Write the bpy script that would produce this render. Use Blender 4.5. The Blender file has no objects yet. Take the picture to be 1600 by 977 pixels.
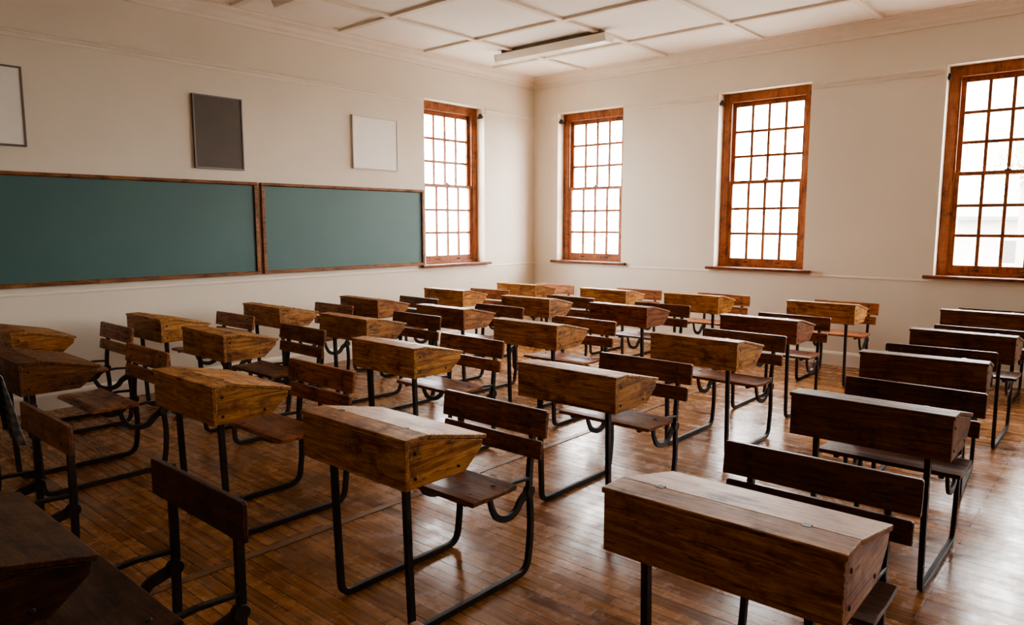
import bpy, bmesh, math, random
from mathutils import Vector, Matrix
random.seed(7)
S = bpy.context.scene
COL = S.collection
R = math.radians

# ------------------------------------------------------------------ helpers
class MB:
    def __init__(self):
        self.v = []; self.f = []; self.sm = []
    def add(self, vs, fs, smooth=False):
        n = len(self.v); self.v += [tuple(p) for p in vs]
        for f in fs:
            self.f.append([i + n for i in f]); self.sm.append(smooth)
        return self
    def box(self, x0, x1, y0, y1, z0, z1):
        vs = [(x0,y0,z0),(x1,y0,z0),(x1,y1,z0),(x0,y1,z0),(x0,y0,z1),(x1,y0,z1),(x1,y1,z1),(x0,y1,z1)]
        fs = [(0,3,2,1),(4,5,6,7),(0,1,5,4),(1,2,6,5),(2,3,7,6),(3,0,4,7)]
        return self.add(vs, fs)
    def prism(self, prof, a0, a1, axis='y'):
        n = len(prof)
        def P(p, a):
            if axis == 'y': return (p[0], a, p[1])
            if axis == 'x': return (a, p[0], p[1])
            return (p[0], p[1], a)
        vs = [P(p, a0) for p in prof] + [P(p, a1) for p in prof]
        fs = [list(range(n)), list(range(2*n-1, n-1, -1))]
        for i in range(n):
            j = (i+1) % n
            fs.append((i, i+n, j+n, j))
        return self.add(vs, fs)
    def sweep(self, path, y, w, t, wf=None):
        n = len(path); vs = []; fs = []
        for i, p in enumerate(path):
            a = Vector(path[max(i-1,0)]); b = Vector(path[min(i+1,n-1)])
            T = (b-a).normalized(); N = Vector((-T.y, T.x))
            ww = w if wf is None else w*wf(i/(n-1))
            for sn, sy in ((-1,-1),(1,-1),(1,1),(-1,1)):
                q = Vector(p) + N*sn*ww/2
                vs.append((q.x, y+sy*t/2, q.y))
        for i in range(n-1):
            for k in range(4):
                l = (k+1) % 4
                fs.append((i*4+k, i*4+l, (i+1)*4+l, (i+1)*4+k))
        fs.append((3,2,1,0)); fs.append((n*4-4, n*4-3, n*4-2, n*4-1))
        return self.add(vs, fs)
    def cyl(self, p, axis, r, h, seg=12, dome=0.0):
        ax = Vector(axis).normalized(); q = ax.to_track_quat('Z','Y'); vs = []; fs = []
        rings = [(r,0),(r,h)] if not dome else [(r,0),(r*.98,h*.45),(r*.7,h*.85)]
        for rr, hh in rings:
            for k in range(seg):
                a = 2*math.pi*k/seg
                vs.append(tuple(Vector(p) + q @ Vector((rr*math.cos(a), rr*math.sin(a), hh))))
        m = len(rings)
        for i in range(m-1):
            for k in range(seg):
                l = (k+1) % seg
                fs.append((i*seg+k, i*seg+l, (i+1)*seg+l, (i+1)*seg+k))
        fs.append(list(range(seg-1,-1,-1)))
        if dome:
            vs.append(tuple(Vector(p)+ax*h)); t = len(vs)-1
            for k in range(seg): fs.append(((m-1)*seg+k, (m-1)*seg+(k+1)%seg, t))
        else:
            fs.append([(m-1)*seg+k for k in range(seg)])
        return self.add(vs, fs, False)
    def build(self, name, mat, parent=None, bevel=0.0, seg=2, smooth=False, edge=None):
        me = bpy.data.meshes.new(name)
        bm = bmesh.new()
        bv = [bm.verts.new(p) for p in self.v]
        for f, s in zip(self.f, self.sm):
            try:
                fc = bm.faces.new([bv[i] for i in f]); fc.smooth = s or smooth
            except ValueError: pass
        bmesh.ops.recalc_face_normals(bm, faces=bm.faces)
        if bevel > 0:
            es = [e for e in bm.edges if len(e.link_faces) == 2 and e.calc_face_angle(0) > R(28)]
            bmesh.ops.bevel(bm, geom=es, offset=bevel, segments=seg, affect='EDGES', profile=0.5, clamp_overlap=True, material=(1 if edge else -1))
        bm.to_mesh(me); bm.free()
        me.materials.append(mat)
        if edge: me.materials.append(edge)
        o = bpy.data.objects.new(name, me); COL.objects.link(o)
        if parent: o.parent = parent
        return o

def rounded(pts, r, k=6):
    out = [Vector(pts[0])]
    for i in range(1, len(pts)-1):
        a, b, c = Vector(pts[i-1]), Vector(pts[i]), Vector(pts[i+1])
        rr = r[i] if isinstance(r, (list,tuple)) else r
        rr = min(rr, (a-b).length*.49, (c-b).length*.49)
        p = b + (a-b).normalized()*rr; q = b + (c-b).normalized()*rr
        for j in range(k+1):
            s = j/k
            out.append((1-s)**2*p + 2*s*(1-s)*b + s*s*q)
    out.append(Vector(pts[-1]))
    return out

def spline(pts, n=6):
    P = [Vector(p) for p in pts]; P = [2*P[0]-P[1]] + P + [2*P[-1]-P[-2]]; out = []
    for i in range(1, len(P)-2):
        for j in range(n):
            t = j/n
            out.append(.5*((2*P[i]) + (P[i+1]-P[i-1])*t + (2*P[i-1]-5*P[i]+4*P[i+1]-P[i+2])*t*t + (3*P[i]-P[i-1]-3*P[i+1]+P[i+2])*t**3))
    out.append(P[-2]); return out

def empty(name, loc=(0,0,0), rz=0):
    o = bpy.data.objects.new(name, None); COL.objects.link(o)
    o.location = loc; o.rotation_euler = (0,0,rz); o.empty_display_size = .1
    return o
def tag(o, label=None, cat=None, group=None, kind=None):
    if label: o['label'] = label
    if cat: o['category'] = cat
    if group: o['group'] = group
    if kind: o['kind'] = kind
    return o

# ------------------------------------------------------------------ materials
def newmat(name):
    m = bpy.data.materials.new(name); m.use_nodes = True
    nt = m.node_tree; nt.nodes.clear()
    out = nt.nodes.new('ShaderNodeOutputMaterial'); b = nt.nodes.new('ShaderNodeBsdfPrincipled')
    nt.links.new(b.outputs[0], out.inputs[0])
    return m, nt, b, out
def N(nt, t, **kw):
    n = nt.nodes.new(t)
    for k, v in kw.items(): setattr(n, k, v)
    return n
def ramp(nt, stops):
    r = N(nt, 'ShaderNodeValToRGB'); e = r.color_ramp.elements
    while len(e) < len(stops): e.new(.5)
    for el, (p, c) in zip(e, stops):
        el.position = p; el.color = (*c, 1)
    return r
def plain(name, col, rough=.5, metal=0, noise=0.08, scale=6, bump=0.0, bscale=30):
    m, nt, b, _ = newmat(name)
    tc = N(nt, 'ShaderNodeTexCoord'); nz = N(nt, 'ShaderNodeTexNoise'); nz.inputs['Scale'].default_value = scale
    nz.inputs['Detail'].default_value = 5
    nt.links.new(tc.outputs['Object'], nz.inputs['Vector'])
    r = ramp(nt, [(.3, tuple(c*(1-noise) for c in col)), (.7, tuple(min(1,c*(1+noise)) for c in col))])
    nt.links.new(nz.outputs[0], r.inputs[0]); nt.links.new(r.outputs[0], b.inputs['Base Color'])
    b.inputs['Roughness'].default_value = rough; b.inputs['Metallic'].default_value = metal
    if bump:
        n2 = N(nt, 'ShaderNodeTexNoise'); n2.inputs['Scale'].default_value = bscale; n2.inputs['Detail'].default_value = 4
        nt.links.new(tc.outputs['Object'], n2.inputs['Vector'])
        bp = N(nt, 'ShaderNodeBump'); bp.inputs['Strength'].default_value = bump; bp.inputs['Distance'].default_value = .01
        nt.links.new(n2.outputs[0], bp.inputs['Height']); nt.links.new(bp.outputs[0], b.inputs['Normal'])
    return m
def wood(name, axis, stops, rough=.36, tint=True, gs=1.0, wear=1.0, stain=.85, spec=.36):
    m, nt, b, _ = newmat(name)
    L = nt.links.new
    tc = N(nt, 'ShaderNodeTexCoord'); oi = N(nt, 'ShaderNodeObjectInfo')
    off = N(nt, 'ShaderNodeVectorMath', operation='MULTIPLY_ADD')
    L(tc.outputs['Object'], off.inputs[0]); off.inputs[1].default_value = (1,1,1)
    sc = N(nt, 'ShaderNodeVectorMath', operation='SCALE'); sc.inputs[0].default_value = (13.1, 7.7, 19.3)
    L(oi.outputs['Random'], sc.inputs['Scale']); L(sc.outputs[0], off.inputs[2])
    def streak(a, c, det, dist=0):
        mp = N(nt, 'ShaderNodeMapping'); s = [a*gs]*3; s['xyz'.index(axis)] = c*gs
        mp.inputs['Scale'].default_value = s; L(off.outputs[0], mp.inputs[0])
        n = N(nt, 'ShaderNodeTexNoise'); n.inputs['Scale'].default_value = 1; n.inputs['Detail'].default_value = det
        n.inputs['Roughness'].default_value = .62; n.inputs['Distortion'].default_value = dist
        L(mp.outputs[0], n.inputs['Vector']); return n
    n1 = streak(20, 2.1, 6, 2.2); n2 = streak(170, 4, 3)
    n3 = N(nt, 'ShaderNodeTexNoise'); n3.inputs['Scale'].default_value = 7; n3.inputs['Detail'].default_value = 9; n3.inputs['Roughness'].default_value=.76
    L(off.outputs[0], n3.inputs['Vector'])
    mx = N(nt, 'ShaderNodeMath', operation='MULTIPLY_ADD'); L(n2.outputs[0], mx.inputs[0]); mx.inputs[1].default_value = .32
    a = N(nt, 'ShaderNodeMath', operation='MULTIPLY'); L(n1.outputs[0], a.inputs[0]); a.inputs[1].default_value = .68
    L(a.outputs[0], mx.inputs[2])
    r = ramp(nt, stops); L(mx.outputs[0], r.inputs[0])
    r3 = ramp(nt, [(.36,(.22,.15,.12)),(.44,(.70,.63,.58)),(.52,(1,1,1)),(.75,(1.0,1.0,1.0))]); L(n3.outputs[0], r3.inputs[0])
    mul = N(nt, 'ShaderNodeMix', data_type='RGBA', blend_type='MULTIPLY'); mul.inputs[0].default_value = stain
    L(r.outputs[0], mul.inputs[6]); L(r3.outputs[0], mul.inputs[7])
    last = mul.outputs[2]
    if wear > 0:
        n4 = streak(60, 9, 5, .6)
        r4 = ramp(nt, [(.60,(0,0,0)),(.70,(1,1,1))]); L(n4.outputs[0], r4.inputs[0])
        k = N(nt, 'ShaderNodeMath', operation='MULTIPLY'); L(r4.outputs[0], k.inputs[0]); k.inputs[1].default_value = .5*wear
        lw = N(nt, 'ShaderNodeMix', data_type='RGBA'); L(k.outputs[0], lw.inputs[0]); L(last, lw.inputs[6])
        lw.inputs[7].default_value = (*[min(1,c*1.25+.03) for c in stops[-1][1]], 1); last = lw.outputs[2]
        n5 = streak(95, 12, 4, .3)
        r5 = ramp(nt, [(.32,(.2,.15,.13)),(.40,(1,1,1))]); L(n5.outputs[0], r5.inputs[0])
        m5 = N(nt, 'ShaderNodeMix', data_type='RGBA', blend_type='MULTIPLY'); m5.inputs[0].default_value = min(1,.85*wear)
        L(last, m5.inputs[6]); L(r5.outputs[0], m5.inputs[7]); last = m5.outputs[2]
    if tint:
        m2 = N(nt, 'ShaderNodeMix', data_type='RGBA', blend_type='MULTIPLY'); m2.inputs[0].default_value = 1
        L(last, m2.inputs[6]); L(oi.outputs['Color'], m2.inputs[7]); last = m2.outputs[2]
    L(last, b.inputs['Base Color'])
    rr = N(nt, 'ShaderNodeMapRange'); rr.inputs['From Min'].default_value=.3; rr.inputs['From Max'].default_value=.7
    rr.inputs['To Min'].default_value = rough+.14; rr.inputs['To Max'].default_value = rough-.06
    L(n3.outputs[0], rr.inputs['Value']); L(rr.outputs[0], b.inputs['Roughness'])
    b.inputs['Specular IOR Level'].default_value = spec
    bp = N(nt, 'ShaderNodeBump'); bp.inputs['Strength'].default_value = .4; bp.inputs['Distance'].default_value = .002
    L(mx.outputs[0], bp.inputs['Height']); L(bp.outputs[0], b.inputs['Normal'])
    return m

honey = [(.32,(.075,.023,.006)),(.43,(.27,.102,.023)),(.53,(.49,.222,.056)),(.68,(.70,.385,.125))]
redbr = [(.34,(.030,.012,.005)),(.43,(.130,.045,.018)),(.53,(.24,.093,.036)),(.68,(.37,.170,.067))]
M_wy = wood('desk_wood_long', 'y', honey, rough=.42)
M_wx = wood('desk_wood_end', 'x', honey, rough=.42)
M_top = wood('desk_wood_top', 'y', honey, rough=.50, wear=1.2, spec=.27)
M_red = wood('seat_wood', 'y', redbr, rough=.38, wear=.7)
M_edge = wood('worn_wood_edge', 'y', [(.40,(.24,.098,.027)),(.50,(.48,.24,.08)),(.60,(.84,.58,.29))], rough=.45, gs=1.5, wear=0, stain=.3)
M_redge = wood('worn_seat_edge', 'y', [(.40,(.12,.045,.018)),(.52,(.25,.11,.045)),(.66,(.52,.30,.14))], rough=.4, gs=1.5, wear=0, stain=.3)
M_iron = plain('black_iron', (.026,.021,.018), rough=.48, metal=.2, noise=.35, bump=.2, bscale=120)
M_bolt = plain('bolt_steel', (.05,.04,.03), rough=.4, metal=.4)
M_wall = plain('cream_plaster', (.81,.745,.64), rough=.75, noise=.035, scale=1.2, bump=.2, bscale=8)
M_wallb = plain('bounce_toned_plaster', (.50,.43,.34), rough=.8, noise=.03, scale=1.2)  # for the unseen walls, tone picked to control light bounced into the room
M_ceil = plain('ceiling_paint', (.93,.90,.84), rough=.8, noise=.02, scale=1.5)
M_bat = plain('batten_paint', (.82,.76,.67), rough=.7, noise=.04)
M_trim = plain('trim_paint', (.85,.785,.69), rough=.5, noise=.03)
winst = [(.3,(.14,.042,.013)),(.5,(.32,.104,.031)),(.7,(.45,.178,.057))]
M_winw = wood('window_wood', 'z', winst, rough=.4, tint=False, wear=.4)
M_sillw = wood('sill_wood', 'x', [(.3,(.08,.022,.009)),(.5,(.19,.057,.021)),(.7,(.29,.10,.038))], rough=.38, tint=False, wear=.4)
M_bfr = wood('board_frame_wood', 'x', [(.3,(.10,.036,.014)),(.5,(.25,.105,.040)),(.7,(.40,.19,.078))], rough=.45, tint=False, wear=.5)
M_green = plain('green_chalkboard', (.064,.148,.146), rough=.5, noise=.07, scale=1.6)
M_alu = plain('grey_metal_frame', (.20,.18,.165), rough=.4, metal=.5)
M_pinw = plain('white_panel', (.92,.90,.86), rough=.5, noise=.01)
M_pinf = plain('white_panel_frame', (.74,.71,.66), rough=.45, noise=.02)
M_pind = plain('dark_panel', (.13,.112,.098), rough=.7, noise=.05)
M_lampw = plain('lamp_diffuser', (.90,.86,.77), rough=.4, noise=.03)
M_lampd = plain('lamp_tray_gap_shade', (.20,.15,.11), rough=.5)  # dark tone paints the shadow gap between lamp and ceiling

def glass():
    m = bpy.data.materials.new('window_glass'); m.use_nodes = True; nt = m.node_tree; nt.nodes.clear()
    out = N(nt,'ShaderNodeOutputMaterial'); t = N(nt,'ShaderNodeBsdfTransparent'); g = N(nt,'ShaderNodeBsdfGlossy')
    g.inputs['Roughness'].default_value = .02
    mx = N(nt,'ShaderNodeMixShader'); mx.inputs[0].default_value = .04
    nt.links.new(t.outputs[0], mx.inputs[1]); nt.links.new(g.outputs[0], mx.inputs[2])
    nt.links.new(mx.outputs[0], out.inputs[0]); return m
M_glass = glass()

def floor_mat():
    m, nt, b, _ = newmat('strip_wood_floor'); L = nt.links.new
    tc = N(nt,'ShaderNodeTexCoord'); mp = N(nt,'ShaderNodeMapping'); mp.inputs['Rotation'].default_value = (0,0,R(90))
    L(tc.outputs['Object'], mp.inputs[0])
    def brick(c1, c2, mortar):
        br = N(nt,'ShaderNodeTexBrick'); br.offset = .37; br.offset_frequency = 2
        br.inputs['Scale'].default_value = 1; br.inputs['Brick Width'].default_value = 1.5; br.inputs['Row Height'].default_value = .062
        br.inputs['Mortar Size'].default_value = .0021; br.inputs['Mortar Smooth'].default_value = .4
        br.inputs['Color1'].default_value = (*c1,1); br.inputs['Color2'].default_value = (*c2,1); br.inputs['Mortar'].default_value = (*mortar,1)
        L(mp.outputs[0], br.inputs['Vector']); return br
    b1 = brick((0,0,0),(1,1,1),(.5,.5,.5))
    mp2 = N(nt,'ShaderNodeMapping'); mp2.inputs['Scale'].default_value = (50,2.2,1); L(tc.outputs['Object'], mp2.inputs[0])
    n1 = N(nt,'ShaderNodeTexNoise'); n1.inputs['Scale'].default_value = 1; n1.inputs['Detail'].default_value = 7; n1.inputs['Distortion'].default_value=.8
    L(mp2.outputs[0], n1.inputs['Vector'])
    n2 = N(nt,'ShaderNodeTexNoise'); n2.inputs['Scale'].default_value = 2.0; n2.inputs['Detail'].default_value = 10; n2.inputs['Roughness'].default_value=.76
    L(tc.outputs['Object'], n2.inputs['Vector'])
    ad = N(nt,'ShaderNodeMath', operation='MULTIPLY_ADD'); L(b1.outputs['Color'], ad.inputs[0]); ad.inputs[1].default_value=.23
    m1 = N(nt,'ShaderNodeMath', operation='MULTIPLY'); L(n1.outputs[0], m1.inputs[0]); m1.inputs[1].default_value=.77
    L(m1.outputs[0], ad.inputs[2])
    r = ramp(nt, [(.22,(.10,.034,.009)),(.42,(.25,.098,.025)),(.58,(.38,.163,.045)),(.80,(.53,.27,.085))]); L(ad.outputs[0], r.inputs[0])
    br = brick((1,1,1),(1,1,1),(.14,.10,.08))
    mul = N(nt,'ShaderNodeMix', data_type='RGBA', blend_type='MULTIPLY'); mul.inputs[0].default_value=1
    L(r.outputs[0], mul.inputs[6]); L(br.outputs['Color'], mul.inputs[7])
    r2 = ramp(nt, [(.36,(.54,.48,.43)),(.47,(.90,.88,.86)),(.58,(1.04,1.04,1.04))]); L(n2.outputs[0], r2.inputs[0])
    mu2 = N(nt,'ShaderNodeMix', data_type='RGBA', blend_type='MULTIPLY'); mu2.inputs[0].default_value=1
    L(mul.outputs[2], mu2.inputs[6]); L(r2.outputs[0], mu2.inputs[7])
    L(mu2.outputs[2], b.inputs['Base Color'])
    n3 = N(nt,'ShaderNodeTexNoise'); n3.inputs['Scale'].default_value = 8; n3.inputs['Detail'].default_value = 9; n3.inputs['Roughness'].default_value=.75
    L(tc.outputs['Object'], n3.inputs['Vector'])
    s1 = N(nt,'ShaderNodeMath', operation='MULTIPLY_ADD'); L(b1.outputs['Color'], s1.inputs[0]); s1.inputs[1].default_value=.12; L(n3.outputs[0], s1.inputs[2])
    rr = N(nt,'ShaderNodeMapRange'); rr.inputs['From Min'].default_value=.35; rr.inputs['From Max'].default_value=.80
    rr.inputs['To Min'].default_value=.13; rr.inputs['To Max'].default_value=.38
    L(s1.outputs[0], rr.inputs['Value']); L(rr.outputs[0], b.inputs['Roughness'])
    b.inputs['Specular IOR Level'].default_value = .36
    bp = N(nt,'ShaderNodeBump'); bp.inputs['Strength'].default_value=.4; bp.inputs['Distance'].default_value=.002
    h = N(nt,'ShaderNodeMath', operation='MULTIPLY_ADD'); L(br.outputs['Fac'], h.inputs[0]); h.inputs[1].default_value=-1.0
    L(ad.outputs[0], h.inputs[2]); L(h.outputs[0], bp.inputs['Height']); L(bp.outputs[0], b.inputs['Normal'])
    return m
M_floor = floor_mat()

def plaid():
    m, nt, b, _ = newmat('plaid_cloth'); L = nt.links.new
    tc = N(nt,'ShaderNodeTexCoord')
    ws = []
    for d in ('Y','Z'):
        w = N(nt,'ShaderNodeTexWave', bands_direction=d); w.inputs['Scale'].default_value = 7
        w.inputs['Distortion'].default_value = .6
        L(tc.outputs['Object'], w.inputs['Vector']); ws.append(w)
    a = N(nt,'ShaderNodeMath', operation='ADD'); L(ws[0].outputs['Fac'], a.inputs[0]); L(ws[1].outputs['Fac'], a.inputs[1])
    h = N(nt,'ShaderNodeMath', operation='MULTIPLY'); L(a.outputs[0], h.inputs[0]); h.inputs[1].default_value=.5
    r = ramp(nt, [(.2,(.14,.165,.18)),(.5,(.22,.24,.255)),(.85,(.33,.345,.35))]); L(h.outputs[0], r.inputs[0])
    L(r.outputs[0], b.inputs['Base Color']); b.inputs['Roughness'].default_value=.9
    return m
M_plaid = plaid()

# ------------------------------------------------------------------ room
WX, WY, HZ = 8.0, 6.6, 3.48
X0, Y0, TH = -1.6, -2.8, .27
def struct(mb, name, mat, bevel=0, label=None):
    o = mb.build(name, mat, bevel=bevel); o['kind'] = 'structure'
    if label: o['label'] = label
    return o
struct(MB().box(X0, WX, Y0, WY, -.1, 0), 'floor', M_floor, label='narrow strip wood floor, worn and glossy')
struct(MB().box(X0, WX, Y0, WY, HZ, HZ+.1), 'ceiling', M_ceil, label='off white ceiling')
OB, OT = 1.0, 2.985
WW = 1.04
left_open = [(5.95, 6.99)]
right_open = [(5.13, 6.17), (2.80, 3.84), (.51, 1.55), (-1.82, -.78)]
def wall_with_holes(axis, a0, a1, holes, p0, p1):
    mb = MB(); cur = a0
    def B(s0, s1, z0, z1):
        if axis == 'x': mb.box(s0, s1, p0, p1, z0, z1)
        else: mb.box(p0, p1, s0, s1, z0, z1)
    for h0, h1 in sorted(holes):
        B(cur, h0, 0, HZ); B(h0, h1, 0, OB-.03); B(h0, h1, OT, HZ); cur = h1
    B(cur, a1, 0, HZ); return mb
struct(wall_with_holes('x', X0, WX+TH, left_open, WY, WY+TH), 'wall_left', M_wall, label='cream plaster wall carrying the chalkboards')
struct(wall_with_holes('y', Y0, WY, right_open, WX, WX+TH), 'wall_right', M_wall, label='cream plaster wall with the row of sash windows')
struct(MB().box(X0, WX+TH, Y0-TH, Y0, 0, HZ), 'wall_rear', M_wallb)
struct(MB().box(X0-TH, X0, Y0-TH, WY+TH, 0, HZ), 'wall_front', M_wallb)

cor = [(0,0),(0,-.13),(.02,-.13),(.025,-.10),(.05,-.085),(.075,-.05),(.12,-.03),(.125,-.012),(.17,-.010),(.175,0)]
mb = MB(); mb.prism([(WY-a, HZ+b) for a, b in cor], X0, WX, 'x'); struct(mb, 'trim_1', M_trim, label='stepped cornice above the chalkboard wall')
mb = MB(); mb.prism([(WX-a, HZ+b) for a, b in cor], Y0, WY, 'y'); struct(mb, 'trim_2', M_trim, label='stepped cornice above the window wall')
rail = [(0,-.035),(.012,-.035),(.015,-.02),(.012,-.012),(.03,.0),(.036,.012),(.026,.022),(0,.026)]
def rails(axis, base, segs, z, prof, name, label):
    mb = MB()
    for s0, s1 in segs:
        mb.prism([(base-a, z+b) for a, b in prof], s0, s1, axis)
    struct(mb, name, M_trim, label=label)
rails('x', WY, [(X0, 5.93), (7.01, WX)], 2.945, rail, 'trim_3', 'picture rail on the chalkboard wall')
rails('y', WX, [(Y0,-1.84),(-.76,.49),(1.57,2.78),(3.86,5.11),(6.19,WY)], 2.945, rail, 'trim_4', 'picture rail on the window wall')
dado = [(0,-.012),(.006,-.010),(.008,0),(.006,.010),(0,.012)]
rails('x', WY, [(X0, WX)], .945, dado, 'trim_5', 'thin dado line on the chalkboard wall')
rails('y', WX, [(Y0, WY)], .945, dado, 'trim_6', 'thin dado line on the window wall')
bb = [(0,0),(.02,0),(.02,.12),(.012,.14),(0,.15)]
rails('x', WY, [(X0, WX)], 0, bb, 'baseboard_left', 'cream baseboard')
rails('y', WX, [(Y0, WY)], 0, bb, 'baseboard_right', 'cream baseboard')
mb = MB(); mb2 = MB()
y = 5.63
while y > Y0:
    mb.box(X0, WX-.17, y-.03, y+.03, HZ-.024, HZ); y -= 1.172
x = 7.01
while x > X0:
    mb2.box(x-.03, x+.03, Y0, WY-.17, HZ-.0241, HZ); x -= 1.172
struct(mb, 'trim_7', M_bat, label='ceiling battens running along the chalkboard wall')
struct(mb2, 'trim_8', M_bat, label='ceiling battens running along the window wall')
struct(MB().box(1.0, 6.9, 2.93, 2.975, 0, .004), 'trim_9', wood('joint_strip','x',[(.3,(.12,.055,.022)),(.6,(.27,.145,.065))],tint=False), label='flat joint strip set along the floorboards')

# ------------------------------------------------------------------ windows
def make_window(n, loc, rz, label):
    root = empty('window_%d' % n, loc, rz); root['kind'] = 'structure'; root['label'] = label
    fb = MB(); d0, d1 = .13, .235
    fb.box(0, .085, d0, d1, OB, OT); fb.box(WW-.085, WW, d0, d1, OB, OT)
    fb.box(.085, WW-.085, d0, d1, OT-.10, OT); fb.box(.085, WW-.085, d0, d1, OB, OB+.03)
    fb.box(.085, .10, d0+.005, d0+.02, OB+.03, OT-.10); fb.box(WW-.10, WW-.085, d0+.005, d0+.02, OB+.03, OT-.10)
    fb.build('window_frame', M_winw, root, bevel=.004)
    sb = MB(); sb.box(-.085, WW+.085, -.055, 0, OB-.03, OB); sb.box(0, WW, 0, d1, OB-.03, OB)
    sb.build('window_sill', M_sillw, root, bevel=.006)
    def sash(z0, z1, dd, bot, top, handle):
        s = MB(); a0, a1 = .09, WW-.09; t = .035; st_ = .046
        s.box(a0, a0+st_, dd, dd+t, z0, z1); s.box(a1-st_, a1, dd, dd+t, z0, z1)
        s.box(a0+st_, a1-st_, dd, dd+t, z0, z0+bot); s.box(a0+st_, a1-st_, dd, dd+t, z1-top, z1)
        gx0, gx1, gz0, gz1 = a0+st_, a1-st_, z0+bot, z1-top
        for k in (1,2,3):
            c = gx0+(gx1-gx0)*k/4; s.box(c-.015, c+.015, dd+.004, dd+t-.004, gz0, gz1)
        for k in (1,2):
            c = gz0+(gz1-gz0)*k/3; s.box(gx0, gx1, dd+.0045, dd+t-.0045, c-.015, c+.015)
        so = s.build('sash', M_winw, root, bevel=.0025, seg=1)
        yy = dd+t/2
        MB().add([(gx0,yy,gz0),(gx1,yy,gz0),(gx1,yy,gz1),(gx0,yy,gz1)],[(0,1,2,3)]).build('pane', M_glass, so)
        if handle:
            for c in (WW*.32, WW*.68):
                MB().box(c-.025, c+.025, dd-.012, dd, z0+.02, z0+.035).cyl((c-.02,dd-.012,z0+.028),(0,-1,0),.006,.012,8).build('sash_lift', M_bolt, so, bevel=.002, seg=1)
        return so
    mid = 1.975
    sash(mid-.02, OT-.10, .185, .036, .05, False)
    lo = sash(OB+.03, mid+.02, .143, .07, .036, True)
    MB().box(WW/2-.03, WW/2+.03, .147, .175, mid+.02, mid+.03).cyl((WW/2,.160,mid+.03),(0,0,1),.012,.018,10).build('sash_lock', M_bolt, lo, bevel=.002, seg=1)
    for c in (.012, WW-.012):
        k = MB().box(c-.012, c+.012, .02, .10, OT-.13, OT-.10); k.cyl((c-.01 if c<.5 else c-.014,.06,OT-.09),(1,0,0),.022,.024,12)
        k.build('blind_bracket', M_iron, root, bevel=.003, seg=1)
    return root
make_window(1, (5.95, WY, 0), 0, 'brown sash window at the end of the chalkboard wall')
make_window(2, (WX, 6.17, 0), R(-90), 'sash window in the window wall closest to the corner')
make_window(3, (WX, 3.84, 0), R(-90), 'middle sash window of the window wall')
make_window(4, (WX, 1.55, 0), R(-90), 'sash window at the right edge of the photo')
make_window(5, (WX, -.78, 0), R(-90), 'sash window further right beyond the photo edge')

def portal(loc, rot):
    ld = bpy.data.lights.new('window_portal', 'AREA'); ld.shape = 'RECTANGLE'; ld.size = 1.0; ld.size_y = 1.95
    ld.cycles.is_portal = True
    o = bpy.data.objects.new('window_portal', ld); COL.objects.link(o); o.location = loc; o.rotation_euler = rot
for h0, h1 in right_open:
    portal((WX+.255, (h0+h1)/2, 1.99), (R(90), 0, R(90)))
portal((6.47, WY+.255, 1.99), (R(-90), 0, 0))

# ------------------------------------------------------------------ outside
struct(MB().box(-40, 120, -80, 90, -1.3, -1.2), 'ground', plain('outside_paving', (.30,.29,.27), rough=.9, noise=.15, scale=.5))
bl = empty('outbuilding', (36, -1, -1.2))
tag(bl, 'low pale building faintly seen through the lower panes of the rightmost window', 'building')
MB().box(0, 6, -9, 7.2, 0, 2.9).build('wall', plain('outbuilding_wall', (.30,.295,.28), rough=.9), bl)
MB().prism([(-.6,2.85),(6.6,2.85),(6.6,3.0),(3,3.7),(-.6,3.0)], -9.4, 7.6).build('roof', plain('outbuilding_roof', (.12,.12,.12), rough=.8), bl)
for yy in (-7,-4,-1,2,5):
    f = MB().box(-.03, .02, yy-.7, yy+.7, 1.0, 2.1).build('window', plain('outbuilding_frame', (.5,.5,.5)), bl)
    MB().box(-.04, -.03, yy-.62, yy+.62, 1.08, 2.02).build('pane', plain('outbuilding_pane', (.07,.07,.07), rough=.2), f)
def tree_thing(x, y, h, label):
    t = empty('tree', (x, y, -1.2)); tag(t, label, 'tree')
    MB().cyl((0,0,0),(0,0,1),.18,h*.7,10).build('trunk', plain('bark', (.22,.19,.16), rough=.9), t)
    m = MB()
    cl = [(random.gauss(0,1.0), random.gauss(0,1.0), h*.72+random.gauss(0,.9)) for _ in range(26)]
    for _ in range(4200):
        c = random.choice(cl); p = Vector(c)+Vector((random.gauss(0,.4),random.gauss(0,.4),random.gauss(0,.32)))
        u = Vector((random.gauss(0,1),random.gauss(0,1),random.gauss(0,1))).normalized()*.09
        v = u.cross(Vector((random.gauss(0,1),random.gauss(0,1),random.gauss(0,1)))).normalized()*.05
        m.add([p-u, p-v, p+u, p+v], [(0,1,2,3)])
    m.build('foliage', plain('leaves', (.46,.50,.40), rough=.7, noise=.2), t)
tree_thing(30, 3.2, 7.0, 'leafy tree faintly seen through the upper panes of the rightmost window')

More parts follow.
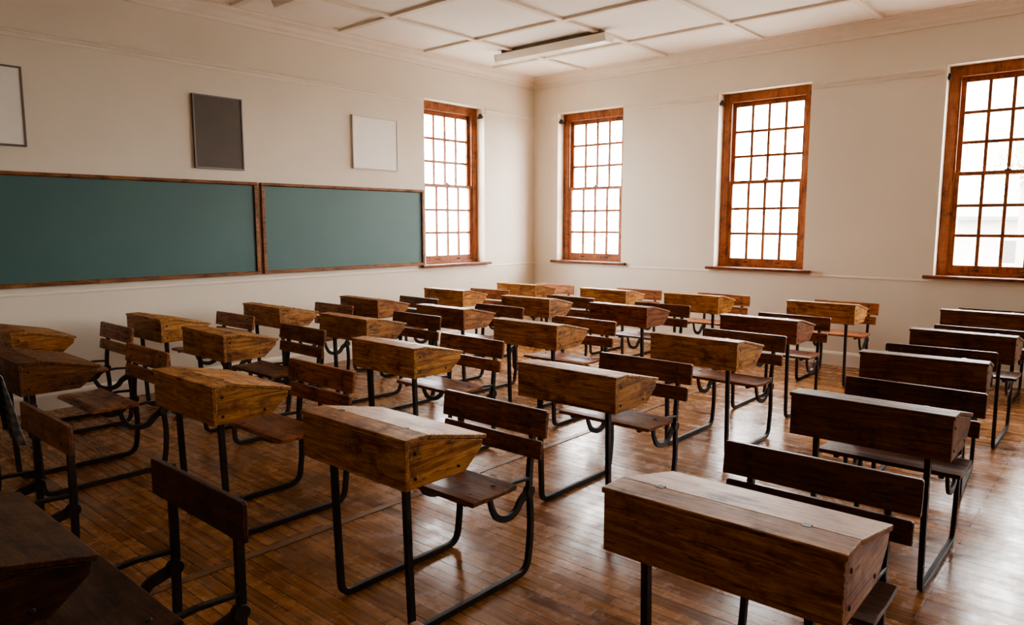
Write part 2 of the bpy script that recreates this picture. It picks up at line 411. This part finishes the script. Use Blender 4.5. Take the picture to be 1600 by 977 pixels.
# ------------------------------------------------------------------ boards on the wall
def board(x0, x1, z0, z1, label):
    root = empty('chalkboard', ((x0+x1)/2, WY, z0)); w = (x1-x0)/2; h = z1-z0
    tag(root, label, 'chalkboard', 'green chalkboards')
    MB().box(-w+.03, w-.03, -.022, 0, .03, h-.03).build('writing_surface', M_green, root)
    f = MB(); t = .034
    f.prism([(-.040,0),(0,0),(0,t),(-.028,t),(-.040,t*.7)], -w, w, 'x')
    f.prism([(-.040,h),(0,h),(0,h-t),(-.028,h-t),(-.040,h-t*.7)], -w, w, 'x')
    f.box(-w, -w+t, -.0395, 0, .03, h-.03); f.box(w-t, w, -.0395, 0, .03, h-.03)
    f.build('frame', M_bfr, root, bevel=.003)
    return root
board(.75, 3.735, 1.005, 1.90, 'long green chalkboard at the left edge of the photo, framed in brown wood')
board(3.775, 5.90, 1.005, 1.90, 'shorter green chalkboard reaching to the window, framed in brown wood')
def panel(x0, x1, z0, z1, mat, fm, label, cat='notice board'):
    root = empty('notice_board', ((x0+x1)/2, WY, z0)); w = (x1-x0)/2; h = z1-z0
    tag(root, label, cat)
    MB().box(-w+.008, w-.008, -.02, 0, .008, h-.008).build('panel', mat, root)
    f = MB(); t = .014
    f.box(-w, w, -.028, 0, 0, t); f.box(-w, w, -.028, 0, h-t, h); f.box(-w, -w+t, -.0275, 0, t, h-t); f.box(w-t, w, -.0275, 0, t, h-t)
    f.build('frame', fm, root, bevel=.002, seg=1)
panel(1.17, 1.825, 2.09, 2.69, M_pinw, M_alu, 'pale blank board in a thin dark frame, cut by the left photo edge')
panel(3.14, 3.62, 2.005, 2.67, M_pind, M_alu, 'dark brown upright blank board above the long chalkboard')
panel(4.89, 5.52, 2.10, 2.675, M_pinw, M_pinf, 'white blank board on the wall beside the window, above the shorter chalkboard')

# ------------------------------------------------------------------ ceiling lamps
def lamp(x, y0, y1, label):
    root = empty('ceiling_lamp', (x, (y0+y1)/2, HZ)); l = (y1-y0)/2
    tag(root, label, 'ceiling lamp', 'fluorescent ceiling lamps')
    MB().box(-.045, .045, -l+.08, l-.08, -.045, 0).build('gap_shade_tray', M_lampd, root, bevel=.003)  # tray doubles as the painted shadow line above the diffuser
    MB().prism([(-.085,-.045),(.085,-.045),(.085,-.075),(.06,-.125),(-.06,-.125),(-.085,-.075)], -l+.012, l-.012).build('diffuser', M_lampw, root, bevel=.004)
    for s in (-1,1):
        a, b_ = (-l, -l+.014) if s<0 else (l-.014, l)
        MB().prism([(-.088,-.042),(.088,-.042),(.088,-.077),(.062,-.129),(-.062,-.129),(-.088,-.077)], a, b_).build('end_cap', M_lampw, root, bevel=.003)
lamp(6.45, 4.32, 5.85, 'cream fluorescent lamp on the ceiling above the far desks')
lamp(3.62, 4.32, 5.85, 'ceiling lamp whose end just shows at the top edge of the photo')

# ------------------------------------------------------------------ school desk with attached seat
def make_desk(straight=False):
    root = empty('school_desk')
    W = .305
    MB().box(0, .018, -W, W, .598, .764).build('front_board', M_wy, root, bevel=.003, edge=M_edge)
    prof = [(.018,.600),(.285,.600),(.372,.672),(.378,.700),(.098,.762),(.018,.764)]
    for s in (-1,1):
        a, b_ = (-W,-W+.018) if s<0 else (W-.018,W)
        e = MB().prism(prof, a, b_).build('end_panel', M_wx, root, bevel=.0025, edge=M_edge)
        for px, pz in ((.045,.725),(.045,.635),(.25,.63)):
            MB().cyl((px, s*W, pz), (0,s,0), .007, .004, 10, dome=1).build('bolt', M_bolt, e)
    MB().prism([(.018,.602),(.283,.602),(.370,.674),(.374,.698),(.362,.698),(.358,.680),(.278,.614),(.018,.614)], -W+.018, W-.018).build('bottom_board', M_wy, root)
    MB().prism([(-.005,.764),(.098,.764),(.098,.7805),(-.005,.7805)], -W-.005, W+.005).build('pen_ledge', M_top, root, bevel=.003, edge=M_edge)
    lid = MB().prism([(.0995,.764),(.390,.700),(.394,.716),(.0995,.780)], -W-.005, W+.005).build('lid', M_top, root, bevel=.003, edge=M_edge)
    for s in (-1,1):
        MB().box(.088, .110, s*.19-.010, s*.19+.010, .7785, .7812).build('hinge', M_bolt, lid)
    for s in (-1,1):
        y = s*.215
        if straight:
            pts = [(.075,.600),(.083,.30),(.095,.014),(.778,.014),(.790,.30),(.792,.72)]; rd = [0,.1,.055,.05,.12,0]
        else:
            pts = [(.075,.600),(.083,.30),(.095,.014),(.745,.014),(.772,.22),(.752,.40),(.792,.715)]; rd = [0,.1,.05,.06,.10,.12,0]
        fr = MB().sweep(rounded(pts, rd, 7), y, .027, .021)
        fr.box(.035, .125, y-.013, y+.013, .588, .601)
        fr.build('side_frame', M_iron, root, bevel=.002, seg=1)
        ex = .03 if straight else 0
        br = MB().sweep(spline([(.46,.425),(.505,.408),(.522,.360),(.553,.312),(.612,.290),(.668,.302),(.704,.340),(.750+ex,.362)],6), y, .026, .015, wf=lambda q: .7+.9*q)
        br.sweep([(.36,.424),(.56,.424),(.66,.432),(.748+ex,.425)], y, .014, .022)
        br.cyl((.756+ex, y-.014, .366),(0,1,0),.027,.028,12)
        br.build('seat_bracket', M_iron, root, bevel=.002, seg=1)
    sp = [(.335,.436),(.345,.452),(.38,.456),(.44,.451),(.50,.450),(.55,.455),(.585,.460),(.592,.448),(.585,.436)]
    se = MB().prism(sp, -.29, .29).build('seat', M_red, root, bevel=.002, edge=M_redge)
    for s in (-1,1):
        for px in (.40,.53):
            MB().cyl((px, s*.215, .4515 if px<.5 else .4525),(0,0,1),.010,.004,10,dome=1).build('bolt', M_bolt, se)
    def slat(z0, z1, w, nm):
        def X(z): return (.778 + (z-.40)*.006) if straight else (.752 + (z-.40)*.127 - .014)
        h = z1-z0; c = .009
        vs = []; pr = [(-w,z0),(w,z0),(w,z1-c),(w-c*.3,z1-c*.3),(w-c,z1),(-w+c,z1),(-w+c*.3,z1-c*.3),(-w,z1-c)]
        n = len(pr); m = MB()
        for dx in (-.018, 0):
            for (yy, zz) in pr: vs.append((X(zz)+dx, yy, zz))
        fs = [list(range(n)), list(range(2*n-1,n-1,-1))] + [(i,(i+1)%n,(i+1)%n+n,i+n) for i in range(n)]
        m.add(vs, fs); so = m.build(nm, M_red, root, bevel=.003, edge=M_redge)
        for s in (-1,1):
            for zz in ((z0+h*.3, z0+h*.72) if h > .09 else (z0+h*.5,)):
                MB().cyl((X(zz)-.018, s*.215, zz), (-1,0,.12), .009, .005, 10, dome=1).build('bolt', M_bolt, so)
    slat(.608 if straight else .614, .729, .298 if straight else .306, 'backrest_slat')
    if not straight: slat(.522, .598, .290, 'backrest_slat')
    return root

protos = {}
def place(x, yc, deg, tint, rtint, label, straight=False):
    if straight not in protos:
        r = make_desk(straight); protos[straight] = [r, [(c, list(c.children)) for c in r.children]]
        kids = protos[straight][1]
    else:
        src, pt = protos[straight]
        r = src.copy(); COL.objects.link(r); kids = []
        for c, gs in pt:
            d = c.copy(); COL.objects.link(d); d.parent = r; g2 = []
            for g_ in gs:
                e = g_.copy(); COL.objects.link(e); e.parent = d; g2.append(e)
            kids.append((d, g2))
    r.location = (x, yc, 0); r.rotation_euler = (0,0,R(deg))
    tag(r, label, 'school desk', 'school desks with attached seats')
    for c, gs in kids:
        nm = c.name.split('.')[0]
        j = random.uniform(.88,1.1)
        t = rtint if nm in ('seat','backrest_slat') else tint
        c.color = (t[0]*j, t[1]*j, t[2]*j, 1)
    return r
H = (1,1,1); Y_ = (1.12,1.12,1.0); MD = (.78,.70,.66); DK = (.36,.295,.275); VD = (.13,.11,.105); RB=(.62,.44,.41)  # DK and VD also paint shade into desks away from the light
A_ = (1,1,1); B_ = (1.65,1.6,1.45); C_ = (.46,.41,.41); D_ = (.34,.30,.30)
ORD = ['nearest the window wall','second from the window wall','third from the window wall','fourth from the window wall','fifth from the window wall','sixth from the window wall','farthest from the window wall']
rows = {
 'row along the chalkboards': [(6.58,5.70,0,H,B_),(5.50,5.83,1,Y_,B_),(4.30,5.76,-1,MD,A_),(3.33,5.88,0,H,B_),(2.32,5.87,1,H,B_),(1.37,5.91,0,MD,B_)],
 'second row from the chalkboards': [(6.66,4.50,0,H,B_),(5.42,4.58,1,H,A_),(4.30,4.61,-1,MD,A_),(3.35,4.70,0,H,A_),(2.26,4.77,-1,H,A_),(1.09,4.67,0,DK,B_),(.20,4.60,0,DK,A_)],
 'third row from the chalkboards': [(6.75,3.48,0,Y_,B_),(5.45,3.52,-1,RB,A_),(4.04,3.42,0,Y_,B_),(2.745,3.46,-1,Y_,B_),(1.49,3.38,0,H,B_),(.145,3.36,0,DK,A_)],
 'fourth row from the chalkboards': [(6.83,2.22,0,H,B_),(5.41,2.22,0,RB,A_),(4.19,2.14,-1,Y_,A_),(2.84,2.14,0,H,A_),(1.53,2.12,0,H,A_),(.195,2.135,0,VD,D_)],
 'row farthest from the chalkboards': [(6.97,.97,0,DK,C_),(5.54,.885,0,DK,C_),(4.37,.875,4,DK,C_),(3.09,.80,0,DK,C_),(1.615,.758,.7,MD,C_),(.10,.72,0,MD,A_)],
}
for rn, lst in rows.items():
    for i, (x, yc, d, t, rt, ) in enumerate(lst):
        look = {H:'honey brown', Y_:'yellowish brown', MD:'brown', DK:'shade-deepened dark brown', VD:'shade-deepened blackish', RB:'reddish brown'}[t]
        pos = ORD[i] if i < len(lst)-1 else 'farthest from the window wall'
        o = place(x, yc, d, t, rt, '%s school desk, %s in the %s' % (look, pos, rn), straight=(x in (.195,.145)))
        if x == 1.615: o.scale = (1.035, 1.035, 1.0)      # this desk is a slightly larger one

def cloth():
    mb = MB(); nu, nv = 34, 22; vs = []; fs = []
    for i in range(nu+1):
        s = -1 + 2*i/nu
        for j in range(nv+1):
            q = j/nv; y = -.07+.22*q; d = 0
            if abs(s) < .10:
                a = s/.10*math.pi/2; x = .030*math.sin(a); z = .738+.008*math.cos(a)
            else:
                d = (abs(s)-.10)/.90
                x = math.copysign(.031+.02*d + .016*(1+math.sin(q*19+ (2 if s>0 else 0)))*d, s); z = .738-.33*d*(1+.06*math.sin(q*5+s))
            vs.append((x, y - .12*d**1.3*(1-q) + .006*math.sin(s*9+q*4), z))
    for i in range(nu):
        for j in range(nv):
            a = i*(nv+1)+j; fs.append((a, a+1, a+nv+2, a+nv+1))
    mb.add(vs, fs, True); o = mb.build('cloth', M_plaid)
    o.location = (.970, 4.355, 0)
    md = o.modifiers.new('thickness','SOLIDIFY'); md.thickness = .004
    tag(o, 'grey checked cloth hanging over a seat back at the left photo edge', 'cloth')
cloth()

# ------------------------------------------------------------------ light, world, camera
w = bpy.data.worlds.new('sky'); S.world = w; w.use_nodes = True
bg = w.node_tree.nodes['Background']; bg.inputs[0].default_value = (1.0,.98,.945,1); bg.inputs[1].default_value = 18
cd = bpy.data.cameras.new('camera'); cam = bpy.data.objects.new('camera', cd); COL.objects.link(cam)
cd.sensor_width = 36; cd.lens = 1130/1600*36; cam.location = (0,0,1.5); cam.rotation_euler = (R(83),0,R(-48.8)); cd.clip_start=.02; cd.clip_end=500
S.camera = cam
S.view_settings.view_transform = 'AgX'
S.view_settings.look = 'AgX - Medium High Contrast'
S.view_settings.exposure = 1.28
